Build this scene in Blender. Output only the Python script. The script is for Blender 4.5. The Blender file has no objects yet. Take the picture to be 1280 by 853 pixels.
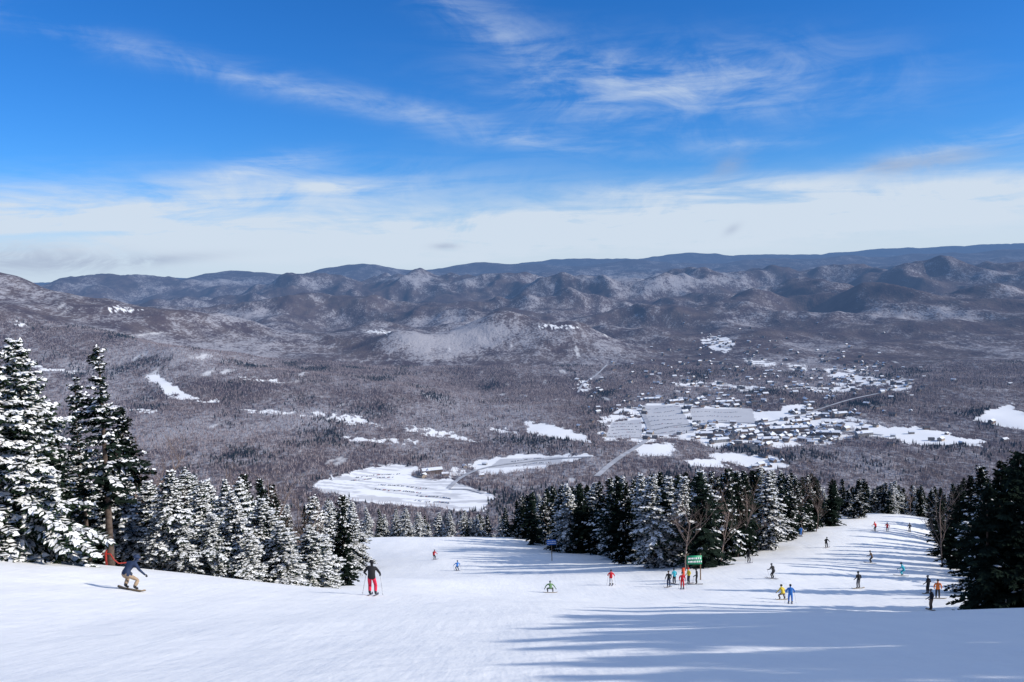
import bpy, bmesh, math, random, time
import numpy as np
from mathutils import Vector, Matrix
random.seed(7); rng=np.random.default_rng(7); T0=time.time()
scene=bpy.context.scene
F=1044.0; PITCH=math.radians(5.15); CP,SP=math.cos(PITCH),math.sin(PITCH)
ROLL=math.radians(1.75); CR,SR=math.cos(ROLL),math.sin(ROLL)   # hand-held camera, horizon climbs to the right
def ray(px,py):
    a=(np.asarray(px,float)-640)/F; b=(426.5-np.asarray(py,float))/F
    dx=a*CR+b*SR; dz=-a*SR+b*CR
    yy=CP+dz*SP; zz=-SP+dz*CP
    return dx/yy, zz/yy
def proj(x,y,z):
    dep=np.maximum(y*CP-z*SP,0.1); up=(y*SP+z*CP)/dep; r=x/dep
    return 640+F*(r*CR-up*SR), 426.5-F*(r*SR+up*CR)
# ---------------------------------------------------------------- noise
def _h(xi,yi,seed):
    a=(xi.astype(np.int64)*374761393+yi.astype(np.int64)*668265263+seed*1442695041)&0xffffffff
    a=((a^(a>>13))*1274126177)&0xffffffff
    a=((a^(a>>16))*2246822519)&0xffffffff
    return (a^(a>>15))&0xffff
def gn(x,y,seed=0):
    xf=np.floor(x); yf=np.floor(y); xi=xf.astype(np.int64); yi=yf.astype(np.int64)
    u=x-xf; v=y-yf
    def g(i,j):
        an=_h(xi+i,yi+j,seed)*(2*np.pi/65536)
        return np.cos(an)*(u-i)+np.sin(an)*(v-j)
    su=u*u*u*(u*(u*6-15)+10); sv=v*v*v*(v*(v*6-15)+10)
    a=g(0,0)*(1-su)+g(1,0)*su; b=g(0,1)*(1-su)+g(1,1)*su
    return (a*(1-sv)+b*sv)*1.45
def fbm(x,y,oct,seed=0,p=.5):
    s=0;a=1
    for i in range(oct):
        s=s+a*gn(x*2**i+i*17.3,y*2**i-i*9.1,seed+i); a*=p
    return s
def rab(g): return np.sqrt(g*g+.018)-.134+.06      # rounded absolute value: worn-down crests
def ridged(x,y,oct,seed=0,p=.5):
    s=0;a=1;w=1
    for i in range(oct):
        n=np.clip(1-rab(gn(x*2**i+i*13.7,y*2**i+i*5.3,seed+i))*1.7,0,1)
        s=s+a*n*w; w=np.clip(n*1.2,0,1); a*=p
    return s
def sst(a,b,x):
    t=np.clip((x-a)/(b-a),0,1); return t*t*(3-2*t)
# ---------------------------------------------------------------- near slope (thin plate through survey points)
ctrl=[(0,694,46),(165,711,50),(300,727,50),(400,738,50),(165,735,37),(465,743,40),(300,745,38),
(640,748,45),(900,765,42),(1165,785,40),(688,742,85),(764,734,88),(836,737,85),(862,733,88),(543,700,140),(572,715,120),
(590,690,165),(530,671,215),(470,672,210),(640,672,215),(988,755,72),(1073,736,83),(966,726,90),(936,706,102),(1128,723,92),
(1172,749,74),(1165,765,66),(1033,687,130),(1094,664,150),(1110,654,170),(1000,671,145),(1230,768,55),(1200,712,110),(1160,650,175),
(200,742,85),(350,740,90),(100,740,150),(300,722,160),(750,695,150),(850,700,130),(800,685,190),(440,722,90),(1280,705,160),(0,730,200),(-200,720,100),(1500,740,90)]
pts=[];res=[]
for px,py,D in ctrl:
    rx,rz=ray(px,py); pts.append((rx*D,D)); res.append(rz*D+1.7+.36*D)
for x,y,r in [(0,0,0),(-20,0,-.3),(20,0,.6),(-15,20,-.2),(15,20,.1),(0,10,0),(-6,10,-.15),(6,10,.1),(0,-60,0),(-80,-40,0),(80,-40,3),(-70,20,1),(70,20,2),(-160,60,1),(160,60,6),(-200,250,-4),(200,250,9)]:
    pts.append((x,y)); res.append(r)
pts=np.array(pts); res=np.array(res)
def tps(r2): return np.where(r2>1e-9,0.5*r2*np.log(np.maximum(r2,1e-9)),0)
n=len(pts); d2=((pts[:,None]-pts[None])**2).sum(-1)
A=np.zeros((n+3,n+3)); A[:n,:n]=tps(d2)+np.eye(n)*25.0; A[:n,n]=1;A[:n,n+1:]=pts;A[n,:n]=1;A[n+1:,:n]=pts.T
sol=np.linalg.solve(A,np.concatenate([res,[0,0,0]]))
def near_res(x,y):
    out=sol[n]+sol[n+1]*x+sol[n+2]*y
    for i in range(n):
        out=out+sol[i]*tps((x-pts[i,0])**2+(y-pts[i,1])**2)
    return out
# ---------------------------------------------------------------- far terrain
PY=[-200,0,240,300,1250,1600,2000,2700,3700,5000,8000,12000,20000,35000,60000]
PZ=[70,-1.7,-88,-112,-462,-506,-528,-556,-572,-585,-650,-660,-590,-470,-420]
def base(x,y):
    z=np.interp(y,PY,PZ)
    lf=np.maximum(0,-x-150)*sst(900,1700,y)*(1-sst(4500,9000,y))
    z=z+np.minimum(lf*.07,230)
    rt=np.maximum(0,x-900)*sst(900,1700,y)*(1-sst(3000,5000,y))
    return z+np.minimum(rt*.05,90)
# px, D, top py, sigma across (m), sigma along (m)
hills=[(1300,46000,304,6500,3000),(1130,45000,312,5000,3000),(960,40000,320,4500,2500),(860,38000,318,2600,2500),(720,36000,325,3500,2500),
(600,28000,330,2300,1800),(500,25000,333,1500,1600),(430,24000,336,1500,1600),(290,22000,343,1300,1500),(1000,26000,326,2500,1800),(1160,25000,322,2800,1800),(1290,24000,316,2000,1500),(800,27000,328,2500,1800),
(215,18000,347,1100,1300),(130,17000,348,900,1300),(60,16000,356,900,1200),
(380,13500,344,800,900),(545,13000,338,800,900),(470,15000,347,900,900),(640,12500,349,700,900),(790,11200,334,620,1000),(880,11500,340,600,900),(715,11000,349,600,800),
(1180,10200,327,800,900),(1070,12000,338,800,900),(1285,10000,329,700,900),(960,12800,334,900,900),(1010,9300,352,500,800),
(1115,7900,356,370,800),(1215,7300,362,370,700),(1300,6300,386,340,600),(930,8200,362,420,700),(840,8000,368,400,700),(250,8200,380,600,700),(400,8600,368,600,700),(690,8600,366,450,700),(560,8300,379,400,600),(1030,6800,395,300,500),(1150,6300,398,300,500),(780,6700,402,300,500),(900,6300,410,300,450),
(610,5600,396,400,420),(530,5300,411,280,350),(700,5500,411,280,350),(-90,4600,335,700,900),(20,4700,356,420,600),(130,5000,381,420,600),(280,5400,400,420,500),(400,5600,416,400,500),(-300,5500,330,900,1200),(930,5600,430,380,400),(1390,5200,385,350,500),(1180,5600,420,350,400),
(20,3900,405,420,350),(130,3900,420,380,330),(250,3800,438,340,320),(370,3700,458,300,300),(480,3500,484,280,270),(590,3300,508,250,240)]
HC=[]
for px,D,py,sx,sy in hills:
    rx,rz=ray(px,py); x=rx*D; HC.append((x,D,rz*D-float(base(x,D))-6,sx,sy))
def H(x,y):
    x=np.asarray(x,float); y=np.asarray(y,float)
    zn=-1.7-.36*y
    nm=y<330
    if nm.any():
        r_=np.zeros_like(zn); r_[nm]=near_res(x[nm],y[nm])+.12*fbm(x[nm]/9,y[nm]/14,3,50)*sst(6,25,np.abs(y[nm])); zn=zn+r_
    m=np.zeros_like(y); far=y>900
    if far.any():
        xf=x[far]; yf=y[far]
        wx=xf+gn(xf/2200,yf/2200,3)*420*sst(2500,6000,yf)+gn(xf/700,yf/700,4)*110
        wy=yf+gn(xf/2200+9,yf/2200,5)*420*sst(2500,6000,yf)+gn(xf/700+3,yf/700,6)*110
        acc=np.zeros_like(xf)
        for hx,hy,a,sx,sy in HC:
            q=((wx-hx)/sx)**2+((wy-hy)/sy)**2
            t_=max(a,5)*np.exp(-.5*q/(1+.05*q)); acc+=t_*t_*t_
        bl=1-rab(gn(wx/3800+.3,wy/2300,61))*2.0
        bl2=1-rab(gn(wx/2000+5,wy/1500,63))*2.0
        bg_=np.clip(bl*.65+bl2*.40,0,1.1)*np.interp(yf,[4800,7000,10000,20000,40000],[0,170,330,400,330])
        acc+=bg_**3
        hh=np.cbrt(acc)
        amp=np.interp(yf,[900,1800,2600,4000,7000,12000,25000,60000],[4,9,24,65,150,170,150,140])
        r1=ridged(xf/1050+2,yf/1500,4,20,.42)-1.05
        r2=ridged(xf/4200+2,yf/3400,4,40,.45)-1.0
        w=sst(14000,24000,yf)
        nz=(r1*(1-w)+r2*w)
        hm=hh+amp*nz*(.25+np.clip(hh/300,0,1)*.7)
        hm+=fbm(xf/420,yf/420,3,70,.4)*np.interp(yf,[900,2500,6000],[3,10,12])
        m[far]=hm
    zf=base(x,y)+m*sst(900,1900,y)
    w=sst(205,320,y)
    return zn*(1-w)+zf*w
def hit(px,py,lo=1300,hi=8000,N=200):
    px=np.atleast_1d(px).astype(float);py=np.atleast_1d(py).astype(float)
    rx,rz=ray(px,py); Ds=np.geomspace(lo,hi,N)
    X=rx[:,None]*Ds; Z=rz[:,None]*Ds; Hh=H(X,np.broadcast_to(Ds,X.shape).copy())
    below=Z<Hh; i=below.argmax(1); i=np.where(below.any(1),i,-1)
    i0=np.maximum(i-1,0); k=np.arange(len(px))
    a=Z[k,i0]-Hh[k,i0]; b=Z[k,i]-Hh[k,i]; t=np.clip(a/np.where(np.abs(a-b)<1e-9,1,a-b),0,1)
    D=Ds[i0]*(1-t)+Ds[i]*t; x=rx*D
    return x,D,H(x,D)
# ---------------------------------------------------------------- node helper
class S:
    def __init__(s,nt,k): s.nt=nt;s.k=k
    def _o(s,op,*a,clamp=False):
        nd=s.nt.nodes.new('ShaderNodeMath'); nd.operation=op; nd.use_clamp=clamp
        for i,v in enumerate((s,)+a):
            if isinstance(v,S): s.nt.links.new(v.k,nd.inputs[i])
            else: nd.inputs[i].default_value=float(v)
        return S(s.nt,nd.outputs[0])
    def __add__(s,o): return s._o('ADD',o)
    __radd__=__add__
    def __sub__(s,o): return s._o('SUBTRACT',o)
    def __mul__(s,o): return s._o('MULTIPLY',o)
    __rmul__=__mul__
    def __truediv__(s,o): return s._o('DIVIDE',o)
    def op(s,n,*a): return s._o(n,*a)
    def clamp(s): return s._o('ADD',0,clamp=True)
def smooth(s,a,b,lo=0,hi=1):
    nd=s.nt.nodes.new('ShaderNodeMapRange'); nd.interpolation_type='SMOOTHSTEP'
    s.nt.links.new(s.k,nd.inputs[0])
    for i,v in zip((1,2,3,4),(a,b,lo,hi)): nd.inputs[i].default_value=v
    return S(s.nt,nd.outputs[0])
def noise(nt,vec,scale,detail=4,rough=.5,dist=0.0):
    nd=nt.nodes.new('ShaderNodeTexNoise'); nd.inputs['Scale'].default_value=scale; nd.inputs['Detail'].default_value=detail
    nd.inputs['Roughness'].default_value=rough; nd.inputs['Distortion'].default_value=dist
    if vec is not None: nt.links.new(vec,nd.inputs['Vector'])
    return S(nt,nd.outputs[0])
def mapping(nt,vec,sc=(1,1,1),rot=(0,0,0),loc=(0,0,0)):
    nd=nt.nodes.new('ShaderNodeMapping'); nt.links.new(vec,nd.inputs[0])
    nd.inputs['Scale'].default_value=sc; nd.inputs['Rotation'].default_value=rot; nd.inputs['Location'].default_value=loc
    return nd.outputs[0]
def mixc(nt,f,a,b,mode='MIX'):
    nd=nt.nodes.new('ShaderNodeMix'); nd.data_type='RGBA'; nd.blend_type=mode
    if isinstance(f,S): nt.links.new(f.k,nd.inputs[0])
    else: nd.inputs[0].default_value=f
    for v,i in ((a,6),(b,7)):
        if hasattr(v,'links'): nt.links.new(v,nd.inputs[i])
        else: nd.inputs[i].default_value=(*v,1)
    return nd.outputs[2]
def newmat(name):
    m=bpy.data.materials.new(name); m.use_nodes=True; nt=m.node_tree
    b=nt.nodes['Principled BSDF']; return m,nt,b
def painted_haze(m,nt,b,sig=5.0e-5,col=(.095,.185,.38)):
    # distance haze painted into the material as bluish emission, by position in the world
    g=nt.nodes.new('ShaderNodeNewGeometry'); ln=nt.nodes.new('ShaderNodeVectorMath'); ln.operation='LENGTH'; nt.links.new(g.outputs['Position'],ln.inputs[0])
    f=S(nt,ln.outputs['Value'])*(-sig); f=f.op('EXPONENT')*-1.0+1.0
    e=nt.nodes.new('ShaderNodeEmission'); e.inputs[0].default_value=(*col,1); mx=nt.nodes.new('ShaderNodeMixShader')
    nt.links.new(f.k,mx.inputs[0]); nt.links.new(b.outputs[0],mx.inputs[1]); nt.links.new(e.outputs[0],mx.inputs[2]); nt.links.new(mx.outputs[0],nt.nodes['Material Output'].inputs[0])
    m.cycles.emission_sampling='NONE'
def simple(name,col,rough=.7,var=.15,scale=6,metal=0,spec=.3,far=False,plain=False):
    m,nt,b=newmat(name)
    if plain:      # leaf-sized faces: a tone per object is enough
        oi=nt.nodes.new('ShaderNodeObjectInfo')
        c=mixc(nt,S(nt,oi.outputs['Random']),tuple(v*(1-var) for v in col),tuple(min(1,v*(1+var)) for v in col))
    else:
        tc=nt.nodes.new('ShaderNodeTexCoord')
        nz=noise(nt,tc.outputs['Object'],scale,2)
        c=mixc(nt,smooth(nz,.3,.7),tuple(max(0,v*(1-var)) for v in col),tuple(min(1,v*(1+var)) for v in col))
    nt.links.new(c,b.inputs['Base Color']); b.inputs['Roughness'].default_value=rough; b.inputs['Metallic'].default_value=metal
    b.inputs['Specular IOR Level'].default_value=spec
    if plain:
        d=nt.nodes.new('ShaderNodeBsdfDiffuse'); nt.links.new(c,d.inputs[0]); nt.links.new(d.outputs[0],nt.nodes['Material Output'].inputs[0]); b=d
    if far: painted_haze(m,nt,b)
    return m
def mkmesh(name,V,Fq,mats=(),mi=None,smooth_=False):
    V=np.asarray(V,np.float32).reshape(-1,3)
    me=bpy.data.meshes.new(name)
    me.vertices.add(len(V)); me.vertices.foreach_set('co',V.ravel())
    Fq=np.asarray(Fq,np.int32); k=Fq.shape[1]
    me.loops.add(Fq.size); me.loops.foreach_set('vertex_index',Fq.ravel())
    me.polygons.add(len(Fq)); me.polygons.foreach_set('loop_start',np.arange(0,Fq.size,k,dtype=np.int32))
    for m in mats: me.materials.append(m)
    if mi is not None: me.polygons.foreach_set('material_index',np.asarray(mi,np.int32))
    if smooth_: me.polygons.foreach_set('use_smooth',np.ones(len(Fq),bool))
    me.update(calc_edges=True); return me
def addobj(name,me,loc=(0,0,0),parent=None):
    o=bpy.data.objects.new(name,me); o.location=loc; scene.collection.objects.link(o)
    if parent: o.parent=parent
    return o
# ---------------------------------------------------------------- terrain mesh
rings=np.unique(np.concatenate([np.geomspace(4,340,300),np.geomspace(340,1500,40),np.geomspace(1500,6500,400),np.geomspace(6500,58000,400)]))
azs=np.radians(np.concatenate([np.linspace(-75,-34,40)[:-1],np.linspace(-34,34,1000),np.linspace(34,75,40)[1:]]))
R_,A_=np.meshgrid(rings,azs,indexing='ij')
TX=(R_*np.sin(A_)).ravel(); TY=(R_*np.cos(A_)-40).ravel(); TZ=H(TX,TY)
nr,nc=R_.shape
idx=np.arange(nr*nc).reshape(nr,nc)
quads=np.stack([idx[:-1,:-1],idx[:-1,1:],idx[1:,1:],idx[1:,:-1]],-1).reshape(-1,4)[:, ::-1]
ppx,ppy=proj(TX,TY,TZ)
polysV=[[(755,520),(790,503),(850,502),(900,508),(960,516),(1000,504),(1025,515),(1100,530),(1180,540),(1230,550),(1225,558),(1150,556),(1100,545),(1060,550),(1020,560),(960,556),(900,560),(850,549),(800,553),(755,550)],
[(875,424),(900,419),(922,430),(905,441),(880,432)],[(1030,460),(1085,464),(1105,480),(1060,489),(1040,476)],[(840,479),(900,478),(950,484),(940,488),(850,484)],
[(965,482),(1030,484),(1080,490),(1020,491)],[(1108,474),(1140,478),(1135,494),(1112,488)],[(930,448),(960,450),(975,458),(940,458)],[(985,455),(1010,458),(1005,466),(985,463)]]
baselot=[[(395,605),(440,590),(500,579),(520,586),(515,597),(560,600),(600,612),(618,622),(600,640),(560,637),(500,632),(440,625),(400,615)]]
polys=baselot+[
[(600,575),(640,569),(700,568),(745,569),(700,580),(650,590),(610,594),(586,584)],
[(655,528),(690,531),(735,545),(742,553),(700,549),(660,541)],
[(890,565),(960,570),(985,583),(960,590),(900,578)],[(800,555),(840,555),(842,570),(800,570)],[(860,575),(900,575),(905,583),(865,583)],
[(1240,512),(1260,506),(1282,518),(1300,540),(1240,531),(1212,524)],[(940,520),(1000,506),(1022,516),(1000,526),(960,527)],[(1060,538),(1150,538),(1225,550),(1220,557),(1150,555),(1100,545)],
[(184,467),(203,472),(222,486),(236,495),(228,498),(208,490),(196,480)]]
polysS=[[(232,494),(272,501),(268,505),(215,497)],[(668,406),(724,408),(722,411),(672,410)],[(130,384),(160,385),(188,389),(140,388)],[(455,413),(490,414),(488,417),(458,416)],
[(10,456),(60,459),(100,466),(95,468),(50,462),(8,458)],[(16,403),(30,400),(31,405),(19,407)],
[(390,514),(450,521),(480,535),(440,530),(395,521)],[(500,530),(560,540),(600,552),(560,548),(505,536)],[(300,512),(380,516),(385,520),(310,517)],
[(720,470),(738,480),(733,490),(722,488)],[(560,588),(575,583),(580,596),(565,600)],[(100,505),(200,512),(198,516),(105,510)],[(420,545),(520,552),(515,556),(425,550)],[(620,535),(650,540),(648,545),(622,541)],[(300,470),(350,476),(348,479),(303,474)]]
lots=[[(757,548),(803,547),(802,524),(764,528)],[(815,545),(868,541),(850,507),(803,507)],[(866,528),(945,530),(940,511),(862,511)],[(610,586),(700,580),(705,571),(625,574)]]
def inpolys(qx,qy,pl):
    m=np.zeros(len(qx),bool)
    for P in pl:
        P=np.array(P,float); bb=(qx>P[:,0].min()-1)&(qx<P[:,0].max()+1)&(qy>P[:,1].min()-1)&(qy<P[:,1].max()+1)
        ii=np.nonzero(bb)[0]
        if len(ii)==0: continue
        a=qx[ii];b=qy[ii];c=np.zeros(len(ii),bool)
        for k in range(len(P)):
            x1,y1=P[k];x2,y2=P[k-1]
            if y1==y2: continue
            c^=((y1>b)!=(y2>b))&(a<(x2-x1)*(b-y1)/(y2-y1)+x1)
        m[ii]|=c
    return m
def islot(x,y,z):
    qx,qy=proj(x,y,z); return inpolys(qx,qy,lots)&(y>1300)&(y<5200)
def openmask(x,y,z):
    qx,qy=proj(x,y,z)
    qx2=qx+fbm(x/55,y/110,4,90,.65)*8*np.clip(3000/y,0,1); qy2=qy+fbm(x/60,y/120,4,95,.65)*2.8
    m=inpolys(qx2,qy2,polysV)
    m&=~((fbm(x/90,y/110,3,99)>.22))      # tree belts inside the village
    s=inpolys(qx2,qy2,polysS)&(fbm(x/26,y/60,3,97)<.10)   # thinly wooded strips
    return (m|s|inpolys(qx2,qy2,polys)|inpolys(qx,qy,lots))&(y>1300)
def clearing(x,y): return sst(.85,1.15,fbm(x/110,y/420,5,130,.6)+.3*fbm(x/1500,y/1500,2,135))*(y<6000)
om=np.zeros(len(TX)); fr=TY>1300; om[fr]=openmask(TX[fr],TY[fr],TZ[fr])
om[TY<420]=1
lt=np.zeros(len(TX)); mm=(TY>1300)&(TY<5000); lt[mm]=islot(TX[mm],TY[mm],TZ[mm])
mb=(TY>1300)&(TY<2600); bl_=inpolys(ppx[mb],ppy[mb],baselot)*sst(-.05,.25,fbm(TX[mb]/120,TY[mb]/22+TX[mb]/160,3,171))*.8; lt[mb]=np.maximum(lt[mb],bl_)
fl=np.zeros(len(TX)); X=TX[fr];Y=TY[fr]
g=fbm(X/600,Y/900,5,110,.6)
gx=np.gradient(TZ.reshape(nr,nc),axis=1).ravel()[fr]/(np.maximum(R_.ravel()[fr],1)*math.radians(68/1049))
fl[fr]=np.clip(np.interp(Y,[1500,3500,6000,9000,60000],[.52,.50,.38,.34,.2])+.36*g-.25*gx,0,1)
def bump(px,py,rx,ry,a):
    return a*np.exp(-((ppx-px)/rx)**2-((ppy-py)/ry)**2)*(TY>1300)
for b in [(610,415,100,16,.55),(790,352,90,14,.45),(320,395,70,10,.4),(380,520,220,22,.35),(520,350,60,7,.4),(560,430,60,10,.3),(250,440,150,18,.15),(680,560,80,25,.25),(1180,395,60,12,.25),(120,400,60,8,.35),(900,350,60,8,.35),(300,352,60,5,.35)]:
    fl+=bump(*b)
cl=np.zeros(len(TX)); cl[fr]=clearing(X,Y)*.5
om=np.maximum(om,cl)
# near snow
m_sn,nt,b=newmat('groomed_snow')
geo=nt.nodes.new('ShaderNodeNewGeometry'); pos=geo.outputs['Position']
s1=noise(nt,mapping(nt,pos,(1.4,.10,.5),rot=(0,0,.10)),1.6,3,.6)
s2=noise(nt,mapping(nt,pos,(.35,.7,1),rot=(0,0,.5)),.45,4,.62)
s3=noise(nt,pos,6,3,.7)
snow=mixc(nt,smooth(s2*.5+s1*.5,.35,.65),(.90,.895,.89),(.945,.935,.915))
nt.links.new(snow,b.inputs['Base Color']); b.inputs['Roughness'].default_value=.6; b.inputs['Specular IOR Level'].default_value=.2
bp=nt.nodes.new('ShaderNodeBump'); bp.inputs['Strength'].default_value=.75; bp.inputs['Distance'].default_value=1
nt.links.new((s1*.040+s2*.26+s3*.018).k,bp.inputs['Height']); nt.links.new(bp.outputs[0],b.inputs['Normal'])
# valley and hills
tm,nt,b=newmat('valley_forest_ground')
geo=nt.nodes.new('ShaderNodeNewGeometry'); pos=geo.outputs['Position']
at=nt.nodes.new('ShaderNodeAttribute'); at.attribute_name='cover'; sep=nt.nodes.new('ShaderNodeSeparateColor'); nt.links.new(at.outputs['Color'],sep.inputs[0])
cR=S(nt,sep.outputs[0]); cG=S(nt,sep.outputs[1]); cB=S(nt,sep.outputs[2])
n1=noise(nt,mapping(nt,pos,(1,.6,1)),.06,3,.7)
n2=noise(nt,pos,.005,4,.65)
n3=noise(nt,mapping(nt,pos,(1,.4,1)),.02,3,.65)
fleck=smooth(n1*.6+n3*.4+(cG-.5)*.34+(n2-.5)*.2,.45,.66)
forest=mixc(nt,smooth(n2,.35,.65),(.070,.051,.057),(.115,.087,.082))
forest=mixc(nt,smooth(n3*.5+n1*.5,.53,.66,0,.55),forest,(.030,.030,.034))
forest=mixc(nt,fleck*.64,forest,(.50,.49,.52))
col=mixc(nt,cR,forest,(.90,.90,.90))
col=mixc(nt,cB*.9,col,(.50,.50,.52))
nt.links.new(col,b.inputs['Base Color']); b.inputs['Roughness'].default_value=.9; b.inputs['Specular IOR Level'].default_value=.05
bp2=nt.nodes.new('ShaderNodeBump'); bp2.inputs['Distance'].default_value=1
nt.links.new(((n1*9+n3*12)).k,bp2.inputs['Height']); nt.links.new((smooth(cR,0,1,1,0)*.7).k,bp2.inputs['Strength'])
nt.links.new(bp2.outputs[0],b.inputs['Normal'])
painted_haze(tm,nt,b)
ringmi=(rings[:-1]>460).astype(np.int32); tmi=np.repeat(ringmi,nc-1)
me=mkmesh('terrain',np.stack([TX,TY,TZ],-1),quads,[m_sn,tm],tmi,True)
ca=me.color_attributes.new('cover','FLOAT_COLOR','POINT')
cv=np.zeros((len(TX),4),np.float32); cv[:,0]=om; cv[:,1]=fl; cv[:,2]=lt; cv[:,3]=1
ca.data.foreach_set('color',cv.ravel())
addobj('terrain',me)
print('terrain',time.time()-T0)
# ---------------------------------------------------------------- roads
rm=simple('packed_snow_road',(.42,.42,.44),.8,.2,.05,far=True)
def road(P,w,m=rm):
    P=np.array(P,float); t=np.linspace(0,len(P)-1,len(P)*8); k=np.arange(len(P))
    qx=np.interp(t,k,P[:,0]); qy=np.interp(t,k,P[:,1])
    ker=np.ones(7)/7; qx=np.convolve(np.pad(qx,3,'edge'),ker,'valid'); qy=np.convolve(np.pad(qy,3,'edge'),ker,'valid')
    x,y,z=hit(qx,qy); dx=np.gradient(x);dy=np.gradient(y);l=np.hypot(dx,dy)+1e-6
    nx,ny=-dy/l,dx/l; V=[]
    for j,s in enumerate((-1,-.33,.33,1)):
        a=x+nx*w*s/2;b_=y+ny*w*s/2; V.append(np.stack([a,b_,H(a,b_)+1.4],-1))
    V=np.stack(V,1); m_=len(x); I=np.arange(m_*4).reshape(m_,4)
    Q=np.stack([I[:-1,:-1],I[:-1,1:],I[1:,1:],I[1:,:-1]],-1).reshape(-1,4)
    addobj('road',mkmesh('road',V,Q,[m],None,True))
rd=[([(745,597),(758,585),(775,572),(795,560),(810,550),(812,535),(805,520),(800,512)],16),([(812,540),(840,532),(900,528),(960,530),(1040,538),(1110,545)],9),
([(560,612),(572,600),(590,590),(620,582),(690,574),(745,571)],12),([(722,492),(728,480),(745,470),(760,455)],10),([(950,530),(1000,520),(1060,500),(1110,490),(1130,470)],10),([(560,612),(585,612),(606,618)],9)]
for P,w in rd: road(P,w)
# ---------------------------------------------------------------- distant bare forest
NT=160000
u=rng.random(NT); D=np.sqrt(1300**2+u*(4600**2-1300**2)); az=np.radians(rng.uniform(-38,38,NT))
x=D*np.sin(az);y=D*np.cos(az);z=H(x,y)
keep=(~openmask(x,y,z))&(clearing(x,y)<.4)
qx,qy=proj(x,y,z)
for P,w in rd:       # keep the road corridors clear
    P=np.array(P,float)
    for k in range(len(P)-1):
        d=P[k+1]-P[k]; t=np.clip(((qx-P[k,0])*d[0]+(qy-P[k,1])*d[1])/(d@d),0,1)
        keep&=~((np.abs(qx-P[k,0]-t*d[0])<5.5)&(np.abs(qy-P[k,1]-t*d[1]-1.2)<2.6))
x,y,z=x[keep],y[keep],z[keep]; N_=len(x)
con=(fbm(x/250,y/400,3,150)+rng.normal(0,.3,N_))>.62
hT=np.where(con,rng.uniform(9,16,N_),rng.uniform(8,15,N_))
V=[];MI=[]
for k in range(4):
    a=rng.uniform(0,np.pi*2,N_); sp=np.where(con,2.2,rng.uniform(1.5,4,N_)); w=np.where(con,.2,.40)
    bx=np.cos(a);by=np.sin(a)
    p0=np.stack([x-np.where(con,bx*sp,bx*w+by*.2),y-np.where(con,by*sp,by*w),z+np.where(con,1.,hT*.12)],-1)
    p1=np.stack([x+np.where(con,bx*sp,bx*w+by*.2),y+np.where(con,by*sp,by*w),z+np.where(con,1.,hT*.12)],-1)
    p2=np.stack([x+np.where(con,0,bx*sp),y+np.where(con,0,by*sp),z+hT*rng.uniform(.75,1,N_)],-1)
    V.append(np.stack([p0,p1,p2],1).reshape(-1,3)); MI.append(np.where(con,1,np.where(rng.random(N_)<.5,2,0)))
V=np.concatenate(V);T=np.arange(len(V)).reshape(-1,3);MI=np.concatenate(MI)
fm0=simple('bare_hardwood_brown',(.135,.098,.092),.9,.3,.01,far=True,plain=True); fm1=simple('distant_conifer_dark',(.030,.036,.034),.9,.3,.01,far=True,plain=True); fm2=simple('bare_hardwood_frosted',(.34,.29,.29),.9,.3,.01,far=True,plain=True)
addobj('distant_forest',mkmesh('distant_forest',V,T,[fm0,fm1,fm2],MI))
print('forest',time.time()-T0)
# ---------------------------------------------------------------- conifers
m_bark=simple('conifer_bark',(.085,.062,.05),.95,.35,5)
m_need=simple('spruce_needles',(.022,.036,.022),.85,.4,plain=True)
m_need2=simple('spruce_needles_dark',(.013,.021,.016),.85,.4,plain=True)
m_snow=simple('tree_snow',(.87,.87,.87),.8,.03,plain=True)
def tube(P,R,k=6):
    P=np.array(P,float);V=[];Q=[]
    for i,p in enumerate(P):
        t=P[min(i+1,len(P)-1)]-P[max(i-1,0)]; t/=np.linalg.norm(t)+1e-9
        a=np.cross(t,[0.3,1,.2] if abs(t[1])<.9 else [1,0,0]); a/=np.linalg.norm(a); b_=np.cross(t,a)
        for j in range(k):
            an=2*np.pi*j/k; V.append(p+R[i]*(a*np.cos(an)+b_*np.sin(an)))
    for i in range(len(P)-1):
        for j in range(k): Q.append((i*k+j,i*k+(j+1)%k,(i+1)*k+(j+1)%k,(i+1)*k+j))
    return np.array(V),np.array(Q)
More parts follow.
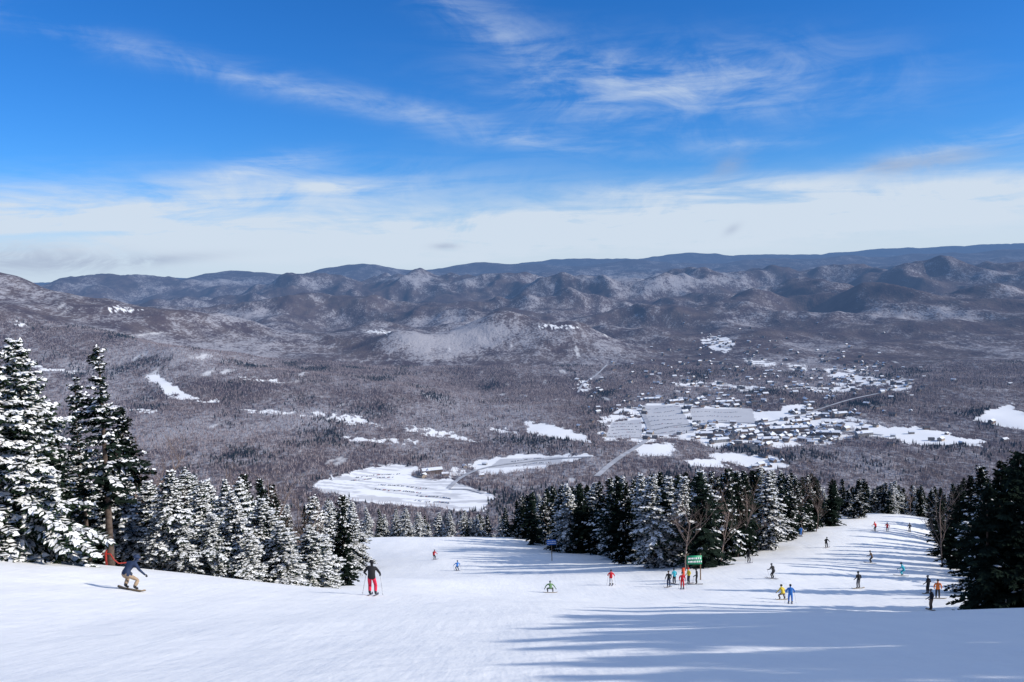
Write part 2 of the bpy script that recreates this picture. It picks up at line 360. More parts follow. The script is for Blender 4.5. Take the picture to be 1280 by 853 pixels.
def conifer(seed,Ht=12.,R=2.3,snow=.6,bare=.06,dens=1.0,dark=False,sparse=0.,irr=.25):
    r=np.random.default_rng(seed)
    bend=r.normal(0,.012,2)*Ht; ph=r.uniform(0,6.28,3); fr_=r.uniform(1.5,4,3)
    def axis(z): t=z/Ht; return np.array([bend[0]*t*t,bend[1]*t*t,z])
    zs=np.linspace(-.6,Ht,9)
    V,Q=tube([axis(max(zz,0)) if zz>0 else (0,0,zz) for zz in zs],[max(.012*Ht*(1-max(zz,0)/Ht)**.8+.012,.012) for zz in zs],7)
    Vs=[V];Qs=[Q];Ms=[np.zeros(len(Q),int)];off=len(V)
    B=[];zb=Ht*bare
    while zb<Ht*.985:
        t=zb/Ht; nb=r.integers(5,9)
        if r.random()<sparse: nb=2
        L0=R*((1-t)**.85)*(1-.35*math.exp(-(t-bare)*14))+.12
        L0*=1+irr*math.sin(t*6.28*fr_[0]+ph[0])*.6
        for k in range(nb):
            a=r.uniform(0,2*np.pi)
            B.append((zb+r.normal(0,.08),a,L0*r.uniform(.5,1.2)*(1+irr*math.sin(a+ph[1]+t*fr_[1]*3)),t))
        zb+=.30*(1-.45*t)/dens*Ht/12
    C=[];Dv=[];Wv=[];Ln=[];Ww=[];isS=[]
    for zb,a,L,t in B:
        pitch=.55*t-.12+r.normal(0,.1); droop=-.28*(1-t)-(.1 if snow>.5 else 0)
        d=np.array([math.cos(a),math.sin(a),0]); n_=max(3,int(L/.13)); side=np.array([-d[1],d[0],0])
        ts=np.linspace(.12,1,n_)
        o=axis(zb)
        P=o+d*(L*ts)[:,None]+np.array([0,0,1])*((pitch*ts+droop*ts**2)*L)[:,None]
        bs=r.random()<snow+.15
        for sgn in (-1,1,0):
            sw=(.50*L**.6*(1-.65*ts)+.12)*r.uniform(.6,1.2,n_)
            sd=(side*sgn*r.uniform(.7,1.1,n_)[:,None]+d*r.uniform(.4,.9,n_)[:,None]+np.array([0,0,1])*r.uniform(-.65,.12,n_)[:,None])
            if sgn==0: sd=d+np.array([0,0,1])*r.uniform(-1.1,-.1,n_)[:,None]+side*r.normal(0,.3,n_)[:,None]; sw=sw*.8
            sd/=np.linalg.norm(sd,axis=1)[:,None]
            up=np.array([0,0,1])+r.normal(0,.45,(n_,3)); wv=np.cross(sd,up); wv/=np.linalg.norm(wv,axis=1)[:,None]
            C.append(P);Dv.append(sd);Wv.append(wv);Ln.append(sw);Ww.append(r.uniform(.055,.11,n_)*(1+.4*(1-t)));isS.append(np.zeros(n_))
            if bs:
                kk=r.random(n_)<snow*(.95 if sgn else .6)
                if kk.any():
                    C.append(P[kk]+np.array([0,0,.045]));Dv.append(sd[kk]*1.0);Wv.append(wv[kk]);Ln.append(sw[kk]*r.uniform(.6,1.0,kk.sum()));Ww.append(r.uniform(.07,.15,kk.sum()));isS.append(np.ones(kk.sum()))
    C=np.concatenate(C);Dv=np.concatenate(Dv);Wv=np.concatenate(Wv);Ln=np.concatenate(Ln)[:,None];Ww=np.concatenate(Ww)[:,None];isS=np.concatenate(isS)
    q=np.stack([C-Wv*Ww*.4,C+Dv*Ln*.55-Wv*Ww,C+Dv*Ln+np.array([0,0,-.03]),C+Dv*Ln*.5+Wv*Ww],1).reshape(-1,3)
    Vs.append(q);qq=np.arange(len(q)).reshape(-1,4)+off;Qs.append(qq);Ms.append(1+isS.astype(int))
    return mkmesh('spruce_tree_mesh',np.concatenate(Vs),np.concatenate(Qs),[m_bark,m_need2 if dark else m_need,m_snow],np.concatenate(Ms))
HS=[conifer(i,12,2.2+.4*(i%3),.92,irr=.3) for i in range(6)]
MS=[conifer(20+i,12,1.6+.35*(i%3),.30+.08*(i%3),dark=True,dens=.95,irr=.35) for i in range(6)]
DK=[conifer(40+i,12,1.9+.3*(i%3),.05,dark=True,dens=.9,irr=.35) for i in range(3)]
SPB=[conifer(60+i,14.5,1.7,.5,bare=.30,sparse=.45,dark=True,dens=.8,irr=.5) for i in range(3)]
ntree=0
def gz(x,y): return float(H(np.array([float(x)]),np.array([float(y)]))[0])
def xat(px,D):
    x=(px-640)/F*D
    for _ in range(4):
        z=gz(x,D); q,_y=proj(x,D,z); x-=float(q-px)/F*D
    return x,gz(x,D)
def tree(x,y,h,pool,ref=12.,name='spruce_tree',wid=1.):
    global ntree; ntree+=1
    z=gz(x,y)
    o=addobj(name,random.choice(pool),(x,y,z-.1)); s=h/ref
    k=s*wid*(1 if s>1 else s**-.35)
    o.scale=(k*random.uniform(.8,1.2),k*random.uniform(.8,1.2),s); o.rotation_euler=(random.gauss(0,.025),random.gauss(0,.025),random.uniform(0,6.28))
    return o
def ptree(px,D,top,pool,lo=3.5,hi=15,ref=12.,wid=1.,name='spruce_tree'):
    rx,rz=ray(px,top)
    x=float(rx)*D; h=float(rz)*D-gz(x,D); h=min(max(h,lo),hi)
    tree(x,D,h,pool,ref,name,wid)
for px,D,top,pool,ref in [(118,52,428,SPB,14.5),(20,46,418,HS,12),(-35,44,400,HS,12),(84,57,468,SPB,14.5),(98,54,510,SPB,14.5),(150,62,505,MS,12),(60,50,500,MS,12),(5,52,470,MS,12),
  (208,55,585,HS,12),(250,60,600,HS,12),(285,57,612,HS,12),(325,60,622,HS,12),(352,58,650,HS,12),(385,62,655,HS,12),(180,57,600,HS,12),(150,56,590,HS,12),(405,66,668,HS,12),(230,66,590,HS,12),(35,56,520,HS,12),(60,62,520,HS,12),(130,60,540,MS,12),(300,68,600,HS,12),(-60,50,450,HS,12),(-90,60,430,HS,12),(265,56,640,HS,12),(190,54,650,HS,12),(225,54,660,HS,12),(310,56,670,HS,12),(60,49,640,HS,12)]:
    ptree(px,D,top,pool,ref=ref,hi=16,wid=1.35 if pool is HS else 1.1)
placed=[]
def fill(n,pxr,Dlo,Dhi,env,jit,pools,md=2.2,lo=4,hi=13,wid=1.):
    c=0;tr=0
    while c<n and tr<n*20:
        tr+=1
        px=random.uniform(*pxr); dl=Dlo(px); dh=Dhi(px)
        if dh<=dl: continue
        D=math.sqrt(random.uniform(dl*dl,dh*dh)); x=(px-640)/F*D*1.02
        if any((x-a)**2+(D-b_)**2<md*md for a,b_ in placed): continue
        placed.append((x,D))
        top=float(np.interp(px,env[0],env[1]))+abs(random.gauss(0,jit))-3
        ptree(px,D,top,random.choice(pools),lo,hi,wid=wid); c+=1
fill(110,(-120,442),lambda p:64,lambda p:190,([-120,0,60,130,185,230,320,400,440],[440,450,480,505,560,582,590,608,622]),16,[HS,HS,MS,MS],2.3,wid=1.1)
fill(60,(425,640),lambda p:236,lambda p:310,([425,500,560,640],[628,634,640,640]),7,[HS,MS,HS],3,5,12,wid=1.15)
ed=([625,700,745,800,885,905,930,1000,1100,1170],[228,168,140,110,98,106,121,147,182,190])
fill(240,(628,1170),lambda p:float(np.interp(p,*ed)),lambda p:float(np.interp(p,*ed))+80,([628,660,700,760,850,950,1000,1050,1110,1170],[635,612,596,584,586,584,590,598,602,606]),13,[MS,MS,MS,DK,DK,HS],2.2,4.5,14.5,wid=1.15)
fill(34,(1160,1300),lambda p:float(np.interp(p,[1160,1200,1230,1300],[150,118,66,58])),lambda p:190,([1160,1190,1215,1240,1265,1300],[622,602,585,578,560,545]),10,[DK,MS],2.4,4,14)
for px,D,top in [(1238,56,600),(1262,57,560),(1285,55,548),(1250,62,575),(1275,66,560),(1215,100,592),(1195,112,605),(1178,125,625),(1225,90,600),(1300,60,540)]:
    ptree(px,D,top,DK,hi=15)
for x_,y_,h_ in [(27,-4,12),(30,1,13),(28.5,6,12.5),(31,10,14),(28,14.5,12),(31,19,14),(29,24,13.5),(34,22,13),(35,12,14),(33,5,13),(34,29,12),(36,34,12),(40,40,12),(44,46,11),(47,52,12),(53,62,12),(60,72,12),(64,80,12),(70,90,12),
  (26,2.5,10),(25,8,10.5),(26,12,11),(27,17,11.5),(26,21,11),(30,15.5,13),(33,16.5,14),(25,-1,9),(23,5,8),(24,18,8),(30,26.5,13),(33,26,13),(35,19,14),(38,15,14),(38,24,14),(37,8,14),(24,13,9),(42,30,13),(39,33,13),
  (22,2,9),(22,6,9.5),(21.5,8.5,9),(23,10.5,10),(22,-2,9),(21,4,8),(24,15,10.5),(25.5,19.5,11.5),(23.5,0,10),(29,9,13),(29,3,13)]:
    tree(x_,y_,h_,DK,wid=1.3)
m_birch=simple('bare_tree_bark',(.20,.15,.13),.9,.3,4)
def baretree(seed,Ht=9):
    r=np.random.default_rng(seed); Vs=[];Qs=[];off=[0]
    def grow(p,d,L,rad,lev):
        n_=4; P=[p]
        for i in range(n_):
            d=d+r.normal(0,.10,3)+np.array([0,0,.06]); d/=np.linalg.norm(d); p=p+d*L/n_; P.append(p)
        V,Q=tube(P,np.linspace(rad,rad*.5,n_+1),5 if lev<2 else 3); Vs.append(V);Qs.append(Q+off[0]);off[0]+=len(V)
        if lev>=3: return
        for k in range([8,6,5][lev]):
            t=r.uniform(.3,1); i=min(int(t*n_),n_-1); q=P[i]+(P[i+1]-P[i])*(t*n_-i)
            a=r.uniform(0,6.28); s=np.array([math.cos(a),math.sin(a),r.uniform(.2,.8)]); dd=d*.6+s*.8; dd/=np.linalg.norm(dd)
            grow(q,dd,L*r.uniform(.35,.6),rad*.42,lev+1)
    grow(np.array([0,0,-.3]),np.array([0,0,1.]),Ht*.72,.09,0)
    return mkmesh('bare_tree_mesh',np.concatenate(Vs),np.concatenate(Qs),[m_birch])
BT=[baretree(i) for i in (1,2,3)]
for px,D,top in [(856,100,628),(1004,148,590),(385,74,628),(375,80,635),(190,64,545),(340,80,600),(1020,150,598),(690,180,606),(1180,112,590),(900,112,610),(1140,182,606),(262,80,585),(395,70,640),(170,60,560),(920,125,600)]:
    ptree(px,D,top,BT,hi=12,ref=9,name='bare_hardwood_tree')
print('trees',time.time()-T0)
# ---------------------------------------------------------------- village
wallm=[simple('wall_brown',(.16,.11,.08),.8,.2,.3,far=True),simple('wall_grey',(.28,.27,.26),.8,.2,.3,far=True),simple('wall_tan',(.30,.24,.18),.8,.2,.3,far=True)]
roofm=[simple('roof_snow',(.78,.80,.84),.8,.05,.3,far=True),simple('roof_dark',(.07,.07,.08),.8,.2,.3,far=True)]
glass=simple('window_glass',(.03,.04,.05),.15,.1,1,0,.6)
def rot2(P,a):
    c,s=math.cos(a),math.sin(a); P=np.array(P,float); return np.stack([P[:,0]*c-P[:,1]*s,P[:,0]*s+P[:,1]*c,P[:,2]],-1)
def gable(L,W,h,rh,ov=.8):
    Vw=[(-L,-W,-6),(L,-W,-6),(L,W,-6),(-L,W,-6),(-L,-W,h),(L,-W,h),(L,W,h),(-L,W,h),(-L,0,h+rh),(L,0,h+rh)]
    Fw=[(0,1,5,4),(2,3,7,6),(1,2,6,5),(3,0,4,7),(4,7,8),(5,6,9)]
    l=L+ov; w=W+ov; e=h-rh*ov/W+.15; t=.5
    Vr=[(-l,-w,e),(l,-w,e),(l,0,h+rh+.2),(-l,0,h+rh+.2),(-l,w,e),(l,w,e),(-l,-w,e+t),(l,-w,e+t),(l,0,h+rh+.2+t),(-l,0,h+rh+.2+t),(-l,w,e+t),(l,w,e+t)]
    Fr=[(0,1,2,3),(3,2,5,4),(6,9,8,7),(9,10,11,8),(0,6,7,1),(4,5,11,10),(1,7,8,2),(2,8,11,5),(3,9,6,0),(4,10,9,3)]
    return np.array(Vw,float),Fw,np.array(Vr,float),Fr
def polymesh(name,V,Fs,mats,mi):
    me=bpy.data.meshes.new(name); me.from_pydata([tuple(map(float,v)) for v in V],[],[tuple(map(int,f)) for f in Fs])
    for m in mats: me.materials.append(m)
    me.polygons.foreach_set('material_index',np.array(mi,np.int32)); me.update(); return me
cl=[(830,520,50,12,50),(900,540,50,10,110),(1000,540,50,8,110),(885,430,18,8,26),(910,455,50,14,60),(1060,470,40,14,70),(960,482,70,8,70),(1000,450,80,20,70),(820,470,40,15,40),(1120,485,16,8,20),(780,500,18,8,12),(1190,545,30,8,10),(860,505,50,5,34),(740,480,14,12,12),(960,575,25,8,14),(560,590,40,6,6),(1040,515,40,10,45),(900,500,70,7,50)]
hx=[];hy=[]
for a,b_,sx,sy,k in cl:
    hx+=list(rng.normal(a,sx,k));hy+=list(rng.normal(b_,sy,k))
x,y,z=hit(hx,hy); inl=islot(x,y,z); V=[];Fs=[];MI=[];o=0
for i in range(len(x)):
    if inl[i]: continue
    sc=random.uniform(.8,1.6)
    Vw,Fw,Vr,Fr=gable(7*sc,4.5*sc,5*sc,2.6*sc); a=random.uniform(0,3.14)
    for (Vv,Ff,m) in ((Vw,Fw,random.choice([0,0,1,2])),(Vr,Fr,3 if random.random()<.55 else 4)):
        Vv=rot2(Vv,a)+np.array([x[i],y[i],z[i]+.5]); V+=list(Vv); Fs+=[tuple(j+o for j in f) for f in Ff]; MI+=[m]*len(Ff); o+=len(Vv)
addobj('distant_village_houses',polymesh('distant_village_houses',V,Fs,wallm+roofm,MI))
def lodge(px,py,L,W,h,a,wm):
    x,y,z=hit(px,py); e=bpy.data.objects.new('ski_lodge',None); scene.collection.objects.link(e); e.location=(x[0],y[0],z[0]+.5); e.rotation_euler=(0,0,a)
    Vw,Fw,Vr,Fr=gable(L,W,h,W*.5,1)
    addobj('walls',polymesh('walls',Vw,Fw,[wm],[0]*len(Fw)),parent=e); addobj('roof',polymesh('roof',Vr,Fr,[roofm[0]],[0]*len(Fr)),parent=e)
    V=[];Q=[];o=0; st=int(h//3.2)
    for s in (-1,1):
        for f in range(st):
            for k in range(int(2*L//5)):
                xx=-L+2.5+k*5; zz=1+f*3.2; yy=s*(W+.08)
                V+=[(xx-.9,yy,zz),(xx+.9,yy,zz),(xx+.9,yy,zz+1.7),(xx-.9,yy,zz+1.7)];Q.append((o,o+1,o+2,o+3));o+=4
    addobj('windows',mkmesh('windows',V,Q,[glass]),parent=e)
    Vg=[];Fg=[];o=0
    for k in range(max(1,int(L//14))):
        xx=-L+14+k*28
        if xx>L-5: break
        for s in (-1,1):
            v=[(xx-5,s*(W+1.6),h-1),(xx+5,s*(W+1.6),h-1),(xx,s*(W+1.6),h+4.5),(xx-5,s*W*.3,h-1),(xx+5,s*W*.3,h-1),(xx,s*W*.2,h+4.5)]
            Vg+=v; Fg+=[(o,o+1,o+2),(o,o+2,o+5,o+3),(o+1,o+4,o+5,o+2)]; o+=6
    addobj('dormers',polymesh('dormers',Vg,Fg,[roofm[0]],[0]*len(Fg)),parent=e)
for a in [(985,541,60,10,17,.05,wallm[0]),(1035,546,34,9,15,-.3,wallm[0]),(930,538,38,8,12,.25,wallm[2]),(880,545,26,8,10,-.1,wallm[0]),(845,504,30,8,11,.3,wallm[0]),(905,505,34,8,10,.1,wallm[0]),(1050,520,24,8,10,.2,wallm[2]),(540,592,26,9,10,.3,wallm[0]),(900,428,22,8,9,.2,wallm[2]),(960,552,30,8,10,-.05,wallm[0]),(1000,530,34,8,12,.3,wallm[0]),(1080,545,26,8,10,.2,wallm[1]),(815,501,30,8,10,0,wallm[0]),(900,553,26,8,10,.2,wallm[1])]:
    lodge(*a)
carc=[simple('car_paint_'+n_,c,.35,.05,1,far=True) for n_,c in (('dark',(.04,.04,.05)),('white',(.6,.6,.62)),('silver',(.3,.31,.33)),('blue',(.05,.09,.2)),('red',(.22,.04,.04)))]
V=[];Q=[];MI=[];o=0;cx=[];cy=[]
for (x0,y0,x1,y1,x2,y2,rows,k) in [(760,546,801,544,767,531,5,24),(818,542,864,538,808,512,7,26),(640,583,690,578,640,577,2,26),(440,601,500,596,446,597,2,28),(520,626,575,631,522,620,2,26),(470,612,540,618,472,606,2,30),(868,526,935,527,866,515,3,34)]:
    for r in range(rows):
        t=r/(max(rows-1,1)); ex=random.uniform(.8,1)
        for c in range(int(k*ex)):
            if random.random()<.22: continue
            s=c/k; cx.append(x0+(x1-x0)*s+(x2-x0)*t+random.gauss(0,.25));cy.append(y0+(y1-y0)*s+(y2-y0)*t+random.gauss(0,.12)+.5*math.sin(c*.3+r))
x,y,z=hit(cx,cy)
cb=np.array([(-2.2,-.9,.3),(2.2,-.9,.3),(2.2,.9,.3),(-2.2,.9,.3),(-2.2,-.9,.95),(2.2,-.85,.9),(2.2,.85,.9),(-2.2,.9,.95),(-1.6,-.75,1.5),(.7,-.75,1.5),(.7,.75,1.5),(-1.6,.75,1.5),(-2.0,-.86,.96),(1.4,-.84,.93),(1.4,.84,.93),(-2.0,.86,.96)])
cf=[(0,1,5,4),(1,2,6,5),(2,3,7,6),(3,0,4,7),(4,5,6,7),(8,9,10,11),(12,13,9,8),(13,14,10,9),(14,15,11,10),(15,12,8,11)]
for i in range(len(x)):
    P=rot2(cb*1.1,1.2)+np.array([x[i],y[i],z[i]+.6]); V.append(P); Q+=[tuple(j+o for j in f) for f in cf]; MI+=[random.choice([0,0,0,1,1,2,2,3,4])]*len(cf); o+=16
addobj('parked_cars',mkmesh('parked_cars',np.concatenate(V),Q,carc,MI))
print('village',time.time()-T0)
# ---------------------------------------------------------------- people
def pmat(c): return simple('cloth',c,.8,.12,9)
PM={'boot':simple('boot_plastic',(.03,.03,.035),.4,.1),'skin':simple('skin',(.45,.27,.2),.6,.1),'gog':simple('goggle_lens',(.05,.04,.03),.15,.1,spec=.7),'ski':simple('ski_top',(.12,.10,.12),.35,.4),'pole':simple('pole_metal',(.25,.25,.27),.35,.1,metal=.6),'glove':simple('glove',(.02,.02,.022),.8,.1),'wood':simple('board_top',(.25,.18,.1),.4,.4)}
poses={}
poses['ski']=dict(p=(0,-.16,.90),c=(0,.04,1.27),n=(0,.12,1.45),h=(0,.17,1.62),hip=(.10,-.14,.86),kn=(.14,.17,.50),an=(.14,-.02,.13),toe=(.14,.17,.07),sh=(.20,.07,1.38),el=(.38,.10,1.13),wr=(.36,.36,1.05))
poses['stand']=dict(p=(0,-.02,.95),c=(0,.0,1.31),n=(0,.03,1.49),h=(0,.06,1.66),hip=(.10,-.01,.90),kn=(.12,.06,.52),an=(.13,0,.13),toe=(.13,.18,.07),sh=(.21,.0,1.42),el=(.30,-.04,1.14),wr=(.30,.2,.98))
poses['board']=dict(p=(-.03,-.20,.66),c=(.05,.10,1.00),n=(.09,.23,1.15),h=(.13,.31,1.30),hip=(.12,-.16,.62),kn=(.31,.16,.44),an=(.27,-.02,.14),toe=(.29,.15,.09),sh=(.20,.12,1.10),el=(.34,.16,.88),wr=(.42,.30,.72))
poses['low']=dict(p=(0,-.26,.52),c=(.02,.06,.82),n=(.04,.2,.96),h=(.07,.28,1.11),hip=(.12,-.22,.49),kn=(.30,.18,.44),an=(.27,-.02,.14),toe=(.29,.15,.09),sh=(.21,.1,.92),el=(.42,.16,.74),wr=(.55,.1,.5))
poses['carve']=dict(p=(-.12,-.2,.72),c=(.02,.0,1.08),n=(.06,.1,1.25),h=(.08,.16,1.42),hip=(.10,-.18,.68),kn=(.16,.18,.45),an=(.18,-.02,.13),toe=(.18,.17,.07),sh=(.22,.02,1.18),el=(.42,.08,.98),wr=(.46,.34,.86))
def build_body(P):
    verts=[];rad=[];edges=[];reg=[]
    def v(p,r,g): verts.append(tuple(map(float,p)));rad.append(r);reg.append(g);return len(verts)-1
    lx=P['p'][0]
    p=v(P['p'],.155,1); mid=v(tuple((a+b)/2 for a,b in zip(P['p'],P['c'])),.145,0); c=v(P['c'],.165,0); nk=v(P['n'],.062,0)
    hd0=v(np.array(P['h'])-np.array([0,0.0,.05]),.078,3); hd=v(np.array(P['h'])+np.array([0,.005,.05]),.095,3)
    edges+=[(p,mid),(mid,c),(c,nk),(nk,hd0),(hd0,hd)]
    for s in (-1,1):
        f=lambda k,ox=0:(P[k][0]*s+ox,P[k][1],P[k][2])
        hp=v(f('hip',lx),.12,1);kn=v(f('kn',lx*.5),.085,1);cf_=v(np.array(f('kn',lx*.5))*.45+np.array(f('an'))*.55,.08,1);an=v(f('an'),.065,2);toe=v(f('toe'),.052,2)
        edges+=[(p,hp),(hp,kn),(kn,cf_),(cf_,an),(an,toe)]
        sh=v(f('sh',P['c'][0]),.085,0);el=v(f('el',P['c'][0]),.062,0);wr=v(f('wr',P['c'][0]),.046,0)
        d=np.array(f('wr',P['c'][0]))-np.array(f('el',P['c'][0])); d/=np.linalg.norm(d); pal=v(np.array(f('wr',P['c'][0]))+d*.09,.04,8)
        edges+=[(c,sh),(sh,el),(el,wr),(wr,pal)]
    me=bpy.data.meshes.new('tmp'); me.from_pydata(verts,edges,[]); ob=bpy.data.objects.new('tmp',me); scene.collection.objects.link(ob)
    md=ob.modifiers.new('s','SKIN')
    if not me.skin_vertices: 
        bpy.context.view_layer.objects.active=ob; bpy.ops.mesh.customdata_skin_add()
    for i,sv in enumerate(me.skin_vertices[0].data): sv.radius=(rad[i],rad[i]*(.8 if i in (0,1,2) else 1)); sv.use_root=(i==0)
    ss=ob.modifiers.new('u','SUBSURF'); ss.levels=1; ss.render_levels=1
    bpy.context.view_layer.update()
    dg=bpy.context.evaluated_depsgraph_get(); ev=ob.evaluated_get(dg); m2=bpy.data.meshes.new_from_object(ev)
    bpy.data.objects.remove(ob)
    V=np.array(verts); E=edges
    co=np.empty(len(m2.vertices)*3); m2.vertices.foreach_get('co',co); co=co.reshape(-1,3)
    faces=[tuple(pp.vertices) for pp in m2.polygons]; mi=[]
    for f in faces:
        ce=co[list(f)].mean(0); best=1e9;bm_=0
        for a,b_ in E:
            A_=V[a];B_=V[b_];ab=B_-A_;t=np.clip(np.dot(ce-A_,ab)/np.dot(ab,ab),0,1);dd=np.linalg.norm(ce-A_-ab*t)
            if dd<best:
                best=dd; ga,gb=reg[a],reg[b_]
                bm_=ga if t<.5 else gb
                if (a,b_)==(p,mid): bm_=0
        if bm_==1 and ce[2]>P['p'][2]-.04: bm_=0          # jacket hem covers the hips
        if bm_==3 and ce[1]<P['h'][1]+.03: bm_=0 if ce[2]<P['h'][2]-.03 else 4
        mi.append(bm_)
    bpy.data.meshes.remove(m2)
    return co,faces,mi
cacheb={k:build_body(v) for k,v in poses.items()}
def ell(c,r,seg=12,rg=8,zmin=-1):
    V=[];Q=[]
    for i in range(rg+1):
        ph=-math.pi/2+math.pi*i/rg
        zz=max(math.sin(ph),zmin)
        for j in range(seg): V.append((c[0]+r[0]*math.cos(ph)*math.cos(2*math.pi*j/seg),c[1]+r[1]*math.cos(ph)*math.sin(2*math.pi*j/seg),c[2]+r[2]*zz))
    for i in range(rg):
        for j in range(seg): Q.append((i*seg+j,i*seg+(j+1)%seg,(i+1)*seg+(j+1)%seg,(i+1)*seg+j))
    return np.array(V),Q
def person(px,D,pose,jk,pt,helm,head,kind='ski',name=None,sc=1.,mir=False):
    P=poses[pose]; co,faces,mi=cacheb[pose]
    V=[co.copy()];Fs=list(faces);M=list(mi);o=[len(co)]
    def add(v,f,m):
        V.append(np.array(v,float));Fs.extend([tuple(int(j)+o[0] for j in q) for q in f]);M.extend([m]*len(f));o[0]+=len(v)
    h=np.array(P['h'])
    v,f=ell(h+[0,-.012,.045],(.115,.135,.125),zmin=-.25); add(v,f,4)
    v,f=ell(h+[0,.088,.022],(.078,.045,.038),seg=10,rg=6); add(v,f,5)
    v,f=ell(h+[0,.115,-.028],(.016,.022,.022),seg=6,rg=4); add(v,f,3)
    v,f=ell(h+[0,.088,-.068],(.03,.012,.008),seg=6,rg=4); add(v,f,8)
    for s in (-1,1):
        w=np.array([P['wr'][0]*s+P['c'][0],P['wr'][1],P['wr'][2]]);e=np.array([P['el'][0]*s+P['c'][0],P['el'][1],P['el'][2]])
        d=(w-e)/np.linalg.norm(w-e); side=np.cross(d,[0,0,1]); side/=np.linalg.norm(side)+1e-9; upv=np.cross(side,d); pal=w+d*.10
        for k in range(4):
            b0=pal+upv*(.03-.02*k)+d*.02; L=[.030,.034,.031,.025][k]
            v,f=tube([b0-d*.02,b0+d*L,b0+d*(L+.02)-side*s*.028,b0+d*(L)-side*s*.05],[.012,.012,.011,.008],5); add(v,f,8)
        v,f=tube([pal+upv*.03-d*.03,pal+upv*.05+d*.005-side*s*.02,pal+upv*.045+d*.03-side*s*.04],[.013,.012,.009],5); add(v,f,8)
        if kind=='ski':
            g=pal+d*.04; tip=np.array([g[0]+s*.14,g[1]+(-.55 if pose!='stand' else .12),.02])
            top=g+(g-tip)/np.linalg.norm(g-tip)*.08
            v,f=tube([top,g,tip],[.018,.012,.008],5); add(v,f,7)
            v,f=ell(tip*.93+g*.07,(.05,.05,.01),seg=8,rg=3); add(v,f,2)
            an=np.array([P['an'][0]*s,P['toe'][1]-.1,0]); hw=.045
            yy=[-.75,-.7,0,.7,.85,.93]; zz=[.015,.012,.012,.014,.05,.11]; ww=[.8,1,.8,1.1,.9,.3]
            v=[];f=[]
            for a_,b_,c_ in zip(yy,zz,ww): v+=[(an[0]-hw*c_,an[1]+a_,b_),(an[0]+hw*c_,an[1]+a_,b_),(an[0]+hw*c_,an[1]+a_,b_+.02),(an[0]-hw*c_,an[1]+a_,b_+.02)]
            for i in range(5):
                for j in range(4): f.append((i*4+j,i*4+(j+1)%4,(i+1)*4+(j+1)%4,(i+1)*4+j))
            f+=[(0,1,2,3),(20,21,22,23)]; add(v,f,6)
    if kind=='board':
        xs=[-.78,-.72,-.6,0,.6,.72,.78]; zz=[.09,.05,.02,.02,.02,.05,.09]; ww=[.04,.11,.145,.125,.145,.11,.04]; v=[];f=[]
        for a_,b_,c_ in zip(xs,zz,ww): v+=[(a_,.06-c_,b_),(a_,.06+c_,b_),(a_,.06+c_,b_+.02),(a_,.06-c_,b_+.02)]
        for i in range(6):
            for j in range(4): f.append((i*4+j,i*4+(j+1)%4,(i+1)*4+(j+1)%4,(i+1)*4+j))
        f+=[(0,1,2,3),(24,25,26,27)]; add(v,f,6)
    VV=np.concatenate(V)*sc
    if mir: VV[:,0]*=-1
    x,z=xat(px,D)
    VV=rot2(VV,head)
    gx=(gz(x+1,D)-gz(x-1,D))/2; gy=(gz(x,D+1)-gz(x,D-1))/2
    VV[:,2]+=gx*VV[:,0]+gy*VV[:,1]
    mats=[pmat(jk),pmat(pt),PM['boot'],PM['skin'],pmat(helm),PM['gog'],PM['wood'] if kind=='board' else PM['ski'],PM['pole'],PM['glove']]
    me=polymesh('person',VV,Fs,mats,M); me.polygons.foreach_set('use_smooth',np.ones(len(me.polygons),bool))
    addobj(name or ('snowboarder' if kind=='board' else 'skier'),me,(x,D,z+.01))
BK=(.015,.015,.018);RD=(.55,.02,.03);NV=(.02,.035,.08);TN=(.33,.24,.16);BL=(.03,.16,.5);TL=(.03,.35,.45);GN=(.12,.22,.10);YL=(.6,.45,.05);OR=(.6,.15,.03);WH=(.6,.6,.6);GY=(.12,.12,.13);BR=(.14,.09,.06)
person(163,37,'board',NV,TN,NV,-.5,'board',sc=1.15)
person(466,41,'ski',BK,(.62,.02,.06),BK,.05,sc=1.04)
person(543,140,'ski',RD,BK,BK,-.5); person(572,122,'carve',BL,NV,BK,.4)
person(688,84,'low',GN,GY,GY,.2,'board'); person(764,90,'ski',RD,WH,BK,-.2)
person(836,88,'stand',BK,NV,BK,2.6); person(843,90,'stand',TL,BK,BK,.4); person(853,86,'stand',RD,RD,BK,3.0); person(861,90,'stand',YL,BK,RD,2); person(871,89,'stand',BK,BK,BK,1.2)
person(936,104,'ski',BK,GY,BK,-.6);person(966,91,'ski',BK,BK,GY,.6);person(978,76,'board',YL,BR,BK,.4,'board');person(988,73,'ski',BL,BL,BK,-.3)
person(1001,146,'stand',BL,BL,BK,0);person(1033,132,'ski',BK,BK,BK,-.8);person(1073,83,'stand',BK,GY,BK,.3,'board');person(1089,112,'ski',BR,BK,BK,.9)
person(1094,150,'ski',RD,BK,RD,.4);person(1109,152,'ski',RD,NV,BK,-.4);person(1128,94,'carve',TL,TL,BK,1.0);person(1137,160,'stand',BK,BK,BK,0)
person(1160,78,'stand',BK,BK,GY,.5,'board');person(1172,74,'stand',OR,BK,BK,-.5,'board');person(1164,67,'stand',BK,BR,GY,1.5,'board')
person(1187,118,'carve',NV,BK,BK,.8);person(1205,108,'stand',BK,BK,BK,.8)
